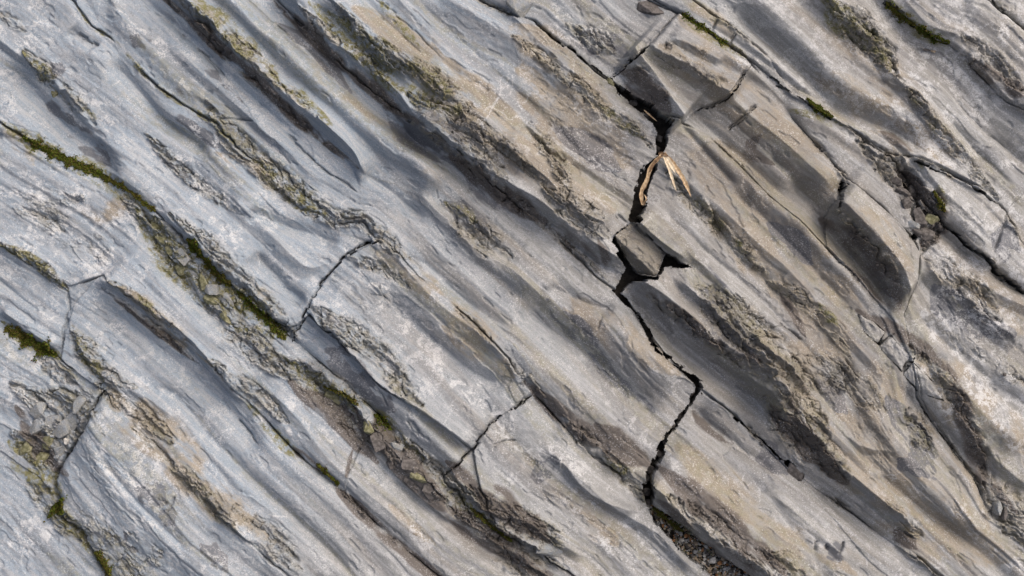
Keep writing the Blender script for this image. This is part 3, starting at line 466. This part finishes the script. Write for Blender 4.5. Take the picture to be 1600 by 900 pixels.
def plain(name, c0, c1, scale=60, rough=.8, spec=.3, bump=.3):
    m, t, b = newmat(name); tc = t.nodes.new('ShaderNodeTexCoord'); n = nz(t, tc.outputs['Object'], scale, 5, .65)
    t.links.new(mixc(t, rmp(t, n, .35, .65), c0, c1), b.inputs['Base Color']); b.inputs['Roughness'].default_value = rough; b.inputs['Specular IOR Level'].default_value = spec
    bp = t.nodes.new('ShaderNodeBump'); bp.inputs['Strength'].default_value = bump; bp.inputs['Distance'].default_value = .004; t.links.new(n, bp.inputs['Height']); t.links.new(bp.outputs[0], b.inputs['Normal'])
    return m
ROCK = rock_material()
SOIL = plain('dark_damp_rock', (.020, .018, .016), (.055, .048, .042), 40, .9)
MOSSM = plain('green_moss', (.035, .058, .008), (.115, .145, .020), 300, .95, .1)
DEADM = plain('dead_moss', (.05, .035, .015), (.12, .085, .04), 300, .95, .1)
MOSSY = plain('olive_moss', (.065, .060, .013), (.165, .145, .035), 300, .95, .1)

# ---------------------------------------------------------------- rock blocks
Zw = (H*S).astype(np.float32)
def zat(px, py):
    i = min(NX-1, int(np.searchsorted(GX, px))); j = min(NY-1, int(np.searchsorted(GY, py))); return float(Zw[j, i])
def wpt(px, py, dz=0.0, z=None): return Vector(((px-800)*S, (450-py)*S, (zat(px, py) if z is None else z)+dz))
XW = (X-800)*S; YW = (450-Y)*S
FLOORZ = -46*S
def prop(o, label=None, cat=None, group=None, kind=None):
    if label: o['label'] = label
    if cat: o['category'] = cat
    if group: o['group'] = group
    if kind: o['kind'] = kind
    return o
idx = np.arange(NY*NX).reshape(NY, NX)
cellreg = reg[:-1, :-1]
def region_mesh(name, r):
    m = cellreg == r
    jj, ii = np.nonzero(m)
    a = idx[jj, ii]; b = idx[jj, ii+1]; c = idx[jj+1, ii+1]; d = idx[jj+1, ii]
    quads = np.stack([a, d, c, b], 1)
    used = np.unique(quads); remap = np.full(NY*NX, -1, np.int64); remap[used] = np.arange(len(used))
    verts = np.stack([XW.ravel()[used], YW.ravel()[used], Zw.ravel()[used]], 1)
    q = remap[quads]
    # side walls down to the floor
    mp = np.pad(m, 1); e = []
    up = m & ~mp[:-2, 1:-1]; dn = m & ~mp[2:, 1:-1]; lf = m & ~mp[1:-1, :-2]; rt = m & ~mp[1:-1, 2:]
    j, i = np.nonzero(up); e.append(np.stack([idx[j, i], idx[j, i+1]], 1))
    j, i = np.nonzero(rt); e.append(np.stack([idx[j, i+1], idx[j+1, i+1]], 1))
    j, i = np.nonzero(dn); e.append(np.stack([idx[j+1, i+1], idx[j+1, i]], 1))
    j, i = np.nonzero(lf); e.append(np.stack([idx[j+1, i], idx[j, i]], 1))
    e = np.concatenate(e); bu = np.unique(e); br = np.full(NY*NX, -1, np.int64); nb = len(bu); n0 = len(used)
    br[bu] = np.arange(nb)
    tx, ty, tz = XW.ravel()[bu], YW.ravel()[bu], Zw.ravel()[bu]
    rows = [np.stack([tx, ty, tz], 1)]
    lv = 4
    for k in range(1, lv+1):
        f = k/lv; rows.append(np.stack([tx+(.006*noise(tx*60+k*7, ty*60, 77) if k < lv+1 else 0), ty+.006*noise(tx*60, ty*60+k*7, 78), tz+(FLOORZ-.02-tz)*f], 1))
    verts = np.concatenate([verts]+rows).astype(np.float32)
    ea, eb = br[e[:, 0]], br[e[:, 1]]
    sk = [np.stack([n0+k*nb+eb, n0+k*nb+ea, n0+(k+1)*nb+ea, n0+(k+1)*nb+eb], 1) for k in range(lv)]
    faces = np.concatenate([q]+sk)[:, ::1]
    me = bpy.data.meshes.new(name); nf = len(faces)
    me.vertices.add(len(verts)); me.vertices.foreach_set('co', verts.ravel())
    me.loops.add(nf*4); me.loops.foreach_set('vertex_index', faces.ravel().astype(np.int32))
    me.polygons.add(nf); me.polygons.foreach_set('loop_start', np.arange(0, nf*4, 4, dtype=np.int32)); me.polygons.foreach_set('loop_total', np.full(nf, 4, np.int32))
    me.polygons.foreach_set('use_smooth', np.ones(nf, bool))
    me.update(calc_edges=True)
    src = np.concatenate([used]+[bu]*(lv+1))
    for an, arr in (('stain_shade', A1), ('fabric', A2)):
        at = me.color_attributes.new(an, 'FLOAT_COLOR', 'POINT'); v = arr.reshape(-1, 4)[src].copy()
        if an == 'stain_shade' : v[n0:, 1] *= .3
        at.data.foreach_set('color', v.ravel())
    me.materials.append(ROCK)
    o = bpy.data.objects.new(name, me); COL.objects.link(o)
    return o
LAB = {
 1: ('rough bluish rock with olive algae in the bottom left corner', 'rock'), 2: ('smooth domed grey boulder with white flecks at lower left, right of the mossy crack', 'boulder'),
 3: ('rough whitish fractured rock below the short mossy crack on the left edge', 'rock'), 10: ('long grey bed with sharp crest and smooth hollow at lower left', 'rock'),
 11: ('small grey slab on left edge above the bright green moss', 'rock'), 20: ('pale bed with brown stained rubble at bottom centre left', 'rock'), 21: ('scaly whitish blue slab below the long mossy seam on the left', 'rock'),
 30: ('narrow dark broken rock strip with slate facets under the fan shaped ledge', 'rock'), 40: ('pale speckled slab left of the gravel trench at bottom centre', 'rock'),
 41: ('grey slab with splintery fan edge between the two cross cracks', 'rock'), 42: ('large smooth bluish slab in the upper left above the long mossy seam', 'rock'),
 50: ('pale slab with brown stained front edge right of the gravel trench', 'rock'), 51: ('largest smooth grey slab with flowing ridges ending at the black crack', 'rock'),
 60: ('wide tan and slate banded beds right of the black crack', 'rock'), 61: ('tan slab with white vein and dark undercut ledge at top centre', 'rock'),
 70: ('rounded tan boulder above the brown hollow on the right', 'boulder'), 71: ('long smooth grey bed between the tan knob and the rounded boulder', 'rock'),
 72: ('tan knobbly block with dark tilted face above the open crack', 'rock'), 73: ('bluish grey mottled slab at top centre above the crack', 'rock'),
 80: ('whitish slab with dark slate patch on the right edge', 'rock'), 81: ('thin bed below the green moss crack ending in dark rubble at right', 'rock'), 90: ('grey angular block with mossy lower edge at upper right', 'rock'),
 91: ('thin grey strip of rock just above the bright moss crack', 'rock'), 92: ('small squarish tan block beside the mossy crack at top', 'rock'), 93: ('tan block at top edge, left end of the row above the moss', 'rock'),
 100: ('dark slate block on the right edge beside the angular mossy block', 'rock'), 101: ('wide pale grey beds with olive rubble strip in the upper right', 'rock'), 110: ('whitish mottled bed above the mossy seam in the top right', 'rock'), 120: ('pale slab in the extreme top right corner', 'rock'),
 900: ('loose brownish wedge block jammed in the black crack', 'rock'), 901: ('small pale squared block, uppermost of three in the brown joint', 'rock'), 902: ('small pale squared block, middle of three in the brown joint', 'rock'), 903: ('pale tapered block, lowest of three in the brown joint', 'rock'),
}
ids, cnt = np.unique(cellreg, return_counts=True)
for r, c in zip(ids, cnt):
    if r < 0 or c < 60: 
        continue
    m = cellreg == r; cx, cy = X[:-1, :-1][m].mean(), Y[:-1, :-1][m].mean()
    l, ct = LAB[r]; o = region_mesh('boulder' if ct == 'boulder' else 'rock_block', r); prop(o, l, ct, 'layered blocks of the rock outcrop')
print('blocks', round(time.time()-T0, 1))

# ---------------------------------------------------------------- floor of the cracks
import bmesh
rnd = random.Random(5)
def mesh_obj(name, verts, faces, mat, smooth=False, parent=None):
    me = bpy.data.meshes.new(name); me.from_pydata(verts, [], faces); me.materials.append(mat)
    if smooth: me.polygons.foreach_set('use_smooth', [True]*len(me.polygons))
    o = bpy.data.objects.new(name, me); COL.objects.link(o); o.parent = parent
    return o
gx = np.linspace(-2.9, 2.9, 260); gy = np.linspace(-2.6, 2.6, 230); gxx, gyy = np.meshgrid(gx, gy)
gz = FLOORZ+.018*fbm(gxx*14, gyy*14, 3, 601)
n = len(gx); fl = [(j*n+i, j*n+i+1, (j+1)*n+i+1, (j+1)*n+i) for j in range(len(gy)-1) for i in range(n-1)]
prop(mesh_obj('ground', np.stack([gxx.ravel(), gyy.ravel(), gz.ravel()], 1).tolist(), fl, SOIL, True), kind='structure')
# ---------------------------------------------------------------- loose stones
def hull(seed, sx, sy, sz, n=15, round_=False):
    r = random.Random(seed); bm = bmesh.new()
    for _ in range(n):
        v = Vector((r.gauss(0, 1), r.gauss(0, 1), r.gauss(0, 1))).normalized()
        if not round_: v = Vector([max(-.72, min(.72, c)) for c in v])/.72*r.uniform(.8, 1)
        bm.verts.new((v.x*sx, v.y*sy, v.z*sz))
    g = bmesh.ops.convex_hull(bm, input=bm.verts); bmesh.ops.delete(bm, geom=[e for e in g['geom_interior'] if isinstance(e, bmesh.types.BMVert)], context='VERTS')
    if round_: bmesh.ops.bevel(bm, geom=bm.edges[:], offset=min(sx, sy, sz)*.22, segments=1, affect='EDGES')
    else: bmesh.ops.bevel(bm, geom=bm.edges[:], offset=min(sx, sy, sz)*.07, segments=1, affect='EDGES')
    me = bpy.data.meshes.new('stone'); bm.to_mesh(me); bm.free(); return me
STONEM = [plain('grey_stone', (.17, .175, .18), (.33, .33, .33), 70, .8), plain('dark_stone', (.055, .05, .047), (.13, .12, .115), 70, .8), plain('tan_stone', (.22, .17, .115), (.37, .31, .24), 70, .8), plain('pale_stone', (.38, .37, .34), (.60, .58, .54), 70, .8),
 plain('olive_stone', (.10, .10, .05), (.26, .25, .16), 70, .9), plain('rust_stone', (.22, .10, .04), (.36, .20, .10), 70, .8)]
ORD = 'first second third fourth fifth sixth seventh eighth ninth tenth eleventh twelfth thirteenth fourteenth fifteenth'.split()
def nth(lst, k): return ORD[sorted(range(len(lst)), key=lambda q: lst[q][1]).index(k)]
def stone(name, px, py, sx, sy, sz, rot, mi, seed, label, cat, group=None, dz=0, z=None, round_=False):
    if not round_ and sx > 8: sx, sy, dz = sx*1.25, sy*1.25, dz-3
    me = hull(seed, sx*S, sy*S, sz*S, 22 if round_ else 16, round_); me.materials.append(ROCK if mi == 0 and not round_ else STONEM[mi])
    if mi == 0 and not round_:
        for an, c in (('stain_shade', (.15, .2, .1, .12)), ('fabric', (.1, .5, .6, .3))):
            at = me.color_attributes.new(an, 'FLOAT_COLOR', 'POINT'); at.data.foreach_set('color', c*len(me.vertices))
    o = bpy.data.objects.new(name, me); COL.objects.link(o); o.location = wpt(px, py, dz*S, z); r = random.Random(seed)
    o.rotation_euler = (r.uniform(-.3, .3), r.uniform(-.3, .3), math.radians(-rot)); return prop(o, label, cat, group)
for k, (x, y, a, b, m) in enumerate(L1 := [(252, 372, 10, 7, 4), (267, 392, 11, 7, 4), (286, 402, 12, 8, 0), (283, 420, 9, 7, 4), (302, 426, 10, 6, 0), (318, 441, 12, 7, 4), (334, 452, 11, 8, 0), (330, 470, 12, 7, 4), (352, 472, 13, 8, 0), (356, 496, 12, 7, 4), (241, 352, 9, 6, 4), (372, 494, 10, 6, 0), (385, 515, 12, 6, 4), (262, 350, 11, 6, 0)]):
    stone('wedged_stone', x, y, a, b, 8, 40+rnd.uniform(-25, 25), m, 100+k, nth(L1, k)+' angular stone from the top of the row wedged in the left mossy seam', 'stone', 'stones wedged in the left mossy seam', 1)
for k, (x, y, a, b, m) in enumerate(L2 := [(115, 655, 17, 12, 0), (98, 672, 15, 10, 0), (126, 634, 14, 8, 0), (80, 660, 13, 10, 0), (72, 690, 11, 8, 4), (92, 705, 9, 7, 0), (52, 668, 14, 9, 0), (104, 690, 7, 5, 3), (60, 640, 13, 9, 0), (88, 715, 6, 5, 0), (62, 718, 11, 8, 4), (38, 700, 13, 8, 4)]):
    stone('broken_stone', x, y, a, b, 9, 130+rnd.uniform(-30, 30), m, 150+k, nth(L2, k)+' stone from the top of the grey rubble beside the domed boulder', 'stone', 'rubble beside the domed boulder', 1)
for k, (x, y, a, b, m) in enumerate(L3 := [(560, 660, 13, 9, 1), (590, 690, 14, 10, 1), (616, 700, 11, 9, 0), (640, 728, 13, 9, 1), (612, 722, 12, 8, 1), (575, 668, 9, 7, 4), (655, 745, 14, 8, 4), (670, 770, 15, 8, 1), (640, 752, 12, 8, 1), (540, 640, 13, 8, 1), (520, 622, 13, 8, 4)]):
    stone('brown_stone', x, y, a, b, 8, 40+rnd.uniform(-25, 25), m, 200+k, nth(L3, k)+' dark stone from the top of the brown rubble band at lower left', 'stone', 'dark stones in the brown rubble band', 0)
for k, (x, y, a, b, m) in enumerate(L4 := [(1432, 300, 12, 8, 1), (1448, 322, 13, 9, 1), (1436, 340, 14, 9, 1), (1418, 322, 11, 7, 1), (1455, 345, 10, 7, 4), (1410, 300, 11, 7, 1), (1440, 365, 15, 9, 1), (1425, 352, 9, 7, 0), (1398, 282, 10, 6, 1)]):
    stone('dark_stone', x, y, a, b, 9, 40+rnd.uniform(-30, 30), m, 250+k, nth(L4, k)+' dark stone from the top of the upper right rubble pocket', 'stone', 'rubble pocket at upper right', 1)
stone('stone_block', 862, 861, 22, 13, 9, 30, 0, 301, 'bluish grey loose block among dark rubble at bottom centre', 'stone', None, 5)
stone('stone_block', 1245, 738, 15, 10, 9, 50, 1, 302, 'nearly black broken stone in the notch at lower right', 'stone', None, -2)
stone('curved_stone', 1558, 796, 6, 13, 9, 10, 0, 303, 'small curved grey stone, left of two in the right rubble hollow', 'stone', 'curved stones', 3)
stone('curved_stone', 1570, 800, 7, 16, 9, 20, 1, 304, 'small curved dark stone, right of two in the right rubble hollow', 'stone', 'curved stones', 2)
stone('chip_stone', 1020, 12, 20, 9, 12, 10, 1, 305, 'dark mossy stone in the notch at the top edge', 'stone', None, 4)
stone('corner_stone', 812, 6, 16, 14, 14, 40, 0, 306, 'pale corner block at the top edge above the tan slab', 'stone', None, 6)
stone('pebble', 83, 146, 9, 6, 5, 40, 4, 307, 'round olive pebble sitting in a pocket of the upper left slab', 'pebble', None, -1, None, True)
stone('pebble', 1048, 566, 7, 5, 5, 40, 3, 308, 'pale pebble caught in the black crack', 'pebble', None, 0, -.02, True)
for k, (x, y, a, b, m) in enumerate(L5 := [(1074, 636, 8, 5, 0), (1066, 652, 8, 6, 1), (1054, 668, 5, 4, 1), (1042, 690, 8, 6, 1), (1032, 712, 7, 5, 1), (1020, 738, 9, 6, 1), (1012, 752, 9, 6, 1), (1082, 615, 6, 5, 1), (1032, 214, 7, 5, 1), (1030, 230, 6, 4, 1), (1012, 178, 8, 5, 1), (992, 158, 7, 5, 1), (1020, 535, 7, 5, 1), (1012, 772, 8, 7, 1), (1014, 790, 8, 6, 1)]):
    stone('crack_stone', x, y, a, b, 6, 60+rnd.uniform(-60, 60), m, 330+k, nth(L5, k)+' small stone from the top inside the black crack', 'stone', 'stones fallen into the crack', 0, -.085+.012*(k % 3))
stone('chip_stone', 955, 128, 8, 6, 5, 30, 4, 360, 'small olive stone at the upper end of the black crack', 'stone', None, 2)
for k, (x, y, a, b) in enumerate(L6 := [(1340, 398, 3, 2.4), (1366, 414, 3, 2.6), (1376, 441, 2.4, 2), (1384, 451, 2.4, 2), (1391, 461, 3, 2.4)]):
    stone('grit', x, y, a, b, 2.2, 0, 1, 380+k, nth(L6, k)+' tiny dark grit from the top in the brown hollow at right', 'grit', 'grit in the brown hollow', 1.5)
stone('pebble', 1568, 585, 3, 2.6, 2.4, 0, 1, 390, 'tiny dark pebble on the whitish slab near the right edge', 'pebble', None, 1.5)
stone('twig_chip', 1453, 75, 7, 2.6, 2.6, 8, 1, 391, 'small dark twig-like chip on the pale bed at upper right', 'chip', None, 2); stone('twig_chip', 1462, 78, 5, 2.4, 2.4, 14, 2, 392, 'small brown chip beside the dark one on the pale upper right bed', 'chip', None, 2)
# gravel in the trench
TR = P('1018 786 1055 812 1086 838 1165 892 1215 932 1240 980 1180 975 1120 920 1098 888 1066 864 1052 846 1018 806')
def in_tr(x, y): return bool(inpoly(TR, np.array([[x]]), np.array([[y]]))[0, 0])
GZ = -26*S
gv = []; gf = []; gmi = []
protos = []
for k in range(8):
    me = hull(500+k, 1, .8, .65, 10, False); protos.append(([v.co.copy() for v in me.vertices], [tuple(p.vertices) for p in me.polygons]))
cnt_ = 0
while cnt_ < 1500:
    x, y = rnd.uniform(1008, 1240), rnd.uniform(782, 980)
    if not in_tr(x, y): continue
    cnt_ += 1; r = rnd.choice((1.4, 1.8, 2.2, 2.8, 3.4))*S; pv, pf = rnd.choice(protos); R = Matrix.Rotation(rnd.uniform(0, 6.28), 3, 'Z') @ Matrix.Rotation(rnd.uniform(-1, 1), 3, 'X'); c = wpt(x, y, 0, GZ+rnd.uniform(-4, 2)*S); o0 = len(gv)
    gv += [c+R @ (v*r) for v in pv]; gf += [tuple(i+o0 for i in f) for f in pf]; gmi += [rnd.choice((0, 0, 1, 1, 2, 2, 3, 4, 5))]*len(pf)
go = mesh_obj('gravel', gv, gf, STONEM[0])
for m in STONEM[1:]: go.data.materials.append(m)
go.data.polygons.foreach_set('material_index', gmi); prop(go, 'mixed fine gravel filling the trench at bottom centre', 'gravel', None, 'stuff')
big_ = [(1118, 879, 8.5, 6.5, 3), (1068, 848, 4.5, 4, 3), (1127, 884, 4.5, 4, 5), (1102, 884, 4, 3.5, 3), (1136, 893, 6, 4, 0), (1089, 866, 4.5, 4, 0), (1108, 868, 4.5, 3.6, 1), (1096, 872, 4, 3.2, 2), (1080, 855, 4, 3, 2), (1145, 896, 5, 4, 1), (1112, 893, 5, 4, 2), (1125, 868, 4, 3, 0), (1074, 841, 4, 3, 5), (1090, 852, 4.5, 3.5, 2), (1060, 834, 4, 3, 0), (1048, 822, 4, 3, 2), (1132, 877, 4, 3.2, 2), (1106, 858, 4, 3.4, 3), (1120, 897, 4.5, 3.4, 1), (1084, 872, 4, 3, 1)]
ORD2 = ORD+'sixteenth seventeenth eighteenth nineteenth twentieth'.split()
nm = ['grey', 'dark', 'tan', 'pale', 'olive', 'rusty']
for k, (x, y, a, b, m) in enumerate(big_):
    lb = 'largest pale pebble in the gravel trench at bottom centre' if k == 0 else '%s pebble lying on the gravel, %s pebble from the top of the trench' % (nm[m], ORD2[sorted(range(len(big_)), key=lambda q: big_[q][1]).index(k)])
    stone('pebble', x, y, a, b, a*.7, rnd.uniform(0, 180), m, 420+k, lb, 'pebble', 'pebbles on the gravel', 0, GZ+3.2*S, True)
# ---------------------------------------------------------------- moss
def moss(s_, wd, dens, mat, label, dz=0, z=None, hgt=5):
    p = catmull(P(s_), 5); L = np.r_[0, np.cumsum(np.hypot(*np.diff(p, axis=0).T))]; v = []; f = []
    for _ in range(int(L[-1]*wd*dens*1.7)):
        t = rnd.uniform(0, L[-1]); c = np.array([np.interp(t, L, p[:, 0]), np.interp(t, L, p[:, 1])]); e = min(t, L[-1]-t)/L[-1]
        ww = 1.15*wd*min(1, .35+e*4)*(.25+.75*abs(math.sin(t*.11+L[-1])+.6*math.sin(t*.31))); off = rnd.gauss(0, .45)*ww; a = rnd.uniform(0, 6.28)
        x, y = c[0]+off*ST, c[1]-off*CT; dome = max(0, 1-(off/(ww+.1))**2)
        b = wpt(x, y, (dz+dome*hgt*.5-2.5)*S, z); h = rnd.uniform(.5, 1.2)*hgt*S*.5; q = rnd.uniform(.5, 1.0)*1.5*S; n0 = len(v)
        lean = Vector((math.cos(a+1)*h*.6, math.sin(a+1)*h*.6, h))
        v += [b+Vector((math.cos(a)*q, math.sin(a)*q, -.3*h)), b-Vector((math.cos(a)*q, math.sin(a)*q, .3*h)), b+lean, b+lean*.5+Vector((math.cos(a+2)*q*1.6, math.sin(a+2)*q*1.6, 0))]; f += [(n0, n0+1, n0+3), (n0, n0+3, n0+2), (n0+1, n0+2, n0+3)]
    o = mesh_obj('moss_cushion', v, f, mat); o.data.materials.append(MOSSY if mat is MOSSM else MOSSM); o.data.materials.append(DEADM)
    mi = []
    for _ in range(len(f)//3): mi += [rnd.choice((0, 0, 0, 0, 1, 1, 2))]*3
    o.data.polygons.foreach_set('material_index', mi)
    return prop(o, label, 'moss', 'moss in the cracks')
moss('36 214 70 232 105 250 140 265 165 277', 9, 1.6, MOSSM, 'dark green moss along the left end of the long seam', 2)
moss('160 277 190 290 205 300', 5, 1.2, MOSSY, 'small moss tuft where the long left seam narrows', 2)
moss('5 512 30 525 45 535', 9, 1.4, MOSSY, 'olive moss at the left edge below the small grey slab', 4)
moss('35 530 55 540 72 550 86 556', 12, 1.8, MOSSM, 'bright green moss cushion in the short crack at left', 6, None, 7)
moss('208 300 228 318 245 330', 5, 1.2, MOSSY, 'thin olive moss line just above the wedged stones', 2)
moss('296 375 308 388 318 402', 9, 1.8, MOSSM, 'bright green moss tuft beside the wedged stones', 6, None, 6)
moss('318 402 340 428 360 445', 7, 1.6, MOSSY, 'yellowish moss below the bright tuft among wedged stones', 5)
moss('370 455 395 480 420 502 445 530', 7, 1.5, MOSSM, 'dark moss at lower end of the wedged stones', 4)
moss('82 792 92 796 100 800', 13, 2.2, MOSSM, 'round green moss ball left of the domed boulder', 7, None, 8)
moss('150 862 162 880 172 900', 9, 1.6, MOSSY, 'dark moss in the crack at the bottom left edge', 4)
moss('585 648 598 660 610 672', 6, 1.5, MOSSM, 'green moss in the brown rubble band', 5); moss('505 605 540 618 560 632', 4, 1.2, MOSSY, 'yellow moss thread above the brown rubble band', 3)
moss('495 725 510 740 528 758', 5, 1.4, MOSSY, 'yellow green moss in the straight brown groove at lower left', 3)
moss('1066 22 1085 38 1108 52', 5, 1.6, MOSSM, 'bright moss at the top of the crack above the tan knob', 3); moss('1108 52 1125 66 1138 73', 4, 1.5, MOSSM, 'bright moss strip beside the small squarish tan block', 3)
moss('1260 155 1275 168 1300 184', 5, 1.7, MOSSM, 'vivid green moss in the narrow crack at upper right', 3, None, 5)
moss('1388 2 1410 25 1430 40', 5, 1.4, MOSSY, 'moss at the top of the upper right seam', 3); moss('1432 42 1455 58 1482 68', 5, 1.5, MOSSM, 'green moss lower in the upper right seam', 3)
moss('1452 300 1462 318 1470 332', 5, 1.3, MOSSY, 'small olive moss patch beside the angular block at right', 3)
moss('735 795 765 822 800 848', 3, 1.3, MOSSY, 'thin yellow moss line in the bottom centre rubble', 4); moss('1022 795 1045 815 1068 832', 3.5, 1.2, MOSSY, 'olive moss at the upper edge of the gravel trench', 0, -12*S)
# ---------------------------------------------------------------- the dry leaf caught in the crack
LEAF = [plain('dry_leaf_orange', (.27, .175, .095), (.50, .38, .24), 90, .6, .3), plain('dry_leaf_cream', (.50, .40, .27), (.66, .58, .44), 90, .6, .3), plain('dry_leaf_dark', (.10, .06, .035), (.24, .15, .08), 90, .6, .3)]
def blade(pts, w0, mat, parent, name='blade'):
    p = np.array(pts, float); q = []
    pp = catmull(p[:, :2], 5); zz = np.interp(np.linspace(0, 1, len(pp)), np.linspace(0, 1, len(p)), p[:, 2]); n = len(pp); v = []; f = []
    for i in range(n):
        t = i/(n-1); d = pp[min(i+1, n-1)]-pp[max(i-1, 0)]; d /= np.hypot(*d)+1e-9; nx, ny = -d[1], d[0]; ww = w0*.72*(math.sin(math.pi*min(1, .18+.82*t))**.7+.04)*rnd.uniform(.75, 1.2)
        for k, (o_, zo) in enumerate(((-1, .9), (0, 0), (1, .9), (1, .3), (0, -.6), (-1, .3))):
            v.append(wpt(pp[i, 0]+nx*ww*o_, pp[i, 1]+ny*ww*o_, 0, (zz[i]+zo*ww*.35)*S))
        if i:
            a, b = (i-1)*6, i*6
            for k in range(6): f.append((a+k, a+(k+1) % 6, b+(k+1) % 6, b+k))
    f += [tuple(range(5, -1, -1)), tuple(range((n-1)*6, n*6))]
    return mesh_obj(name, [tuple(c) for c in v], f, mat, False, parent)
lf = bpy.data.objects.new('dry_leaf', None); COL.objects.link(lf); prop(lf, 'dry split tan leaf hanging over the upper black crack', 'leaf')
z0 = max(zat(1050, 262), zat(1020, 262), zat(1040, 250))/S
blade([(1036, 241, z0+10), (1050, 256, z0+13), (1064, 276, z0+9), (1073, 293, z0+6), (1079, 308, z0+5)], 5.0, LEAF[0], lf)
blade([(1035, 243, z0+11), (1043, 262, z0+15), (1050, 282, z0+10), (1056, 299, z0+6)], 3.4, LEAF[1], lf)
blade([(1036, 242, z0+10), (1043, 252, z0+13), (1049, 262, z0+14), (1054, 272, z0+12)], 4.6, LEAF[1], lf)
blade([(1040, 240, z0+9), (1030, 246, z0+12), (1016, 262, z0+9), (1010, 282, z0+6), (1002, 300, z0+1), (1004, 318, z0-2), (1010, 312, z0+3), (1006, 304, z0+4)], 4.4, LEAF[0], lf)
blade([(1034, 244, z0+12), (1024, 252, z0+14), (1014, 270, z0+8), (1009, 296, z0+1)], 2.4, LEAF[2], lf)
blade([(1028, 240, z0+9), (1036, 242, z0+15), (1044, 246, z0+12)], 3.5, LEAF[2], lf, 'stalk')
st = bpy.data.objects.new('dry_straw', None); COL.objects.link(st); prop(st, 'short orange straw lying in the crack above the dry leaf', 'straw')
blade([(1006, 172, 2), (1016, 181, 3), (1027, 190, 1)], 1.6, LEAF[0], st, 'stem')
for o in list(COL.objects):
    if o.parent is None and o.type in ('MESH', 'EMPTY'): o.matrix_world = TILT @ o.matrix_basis
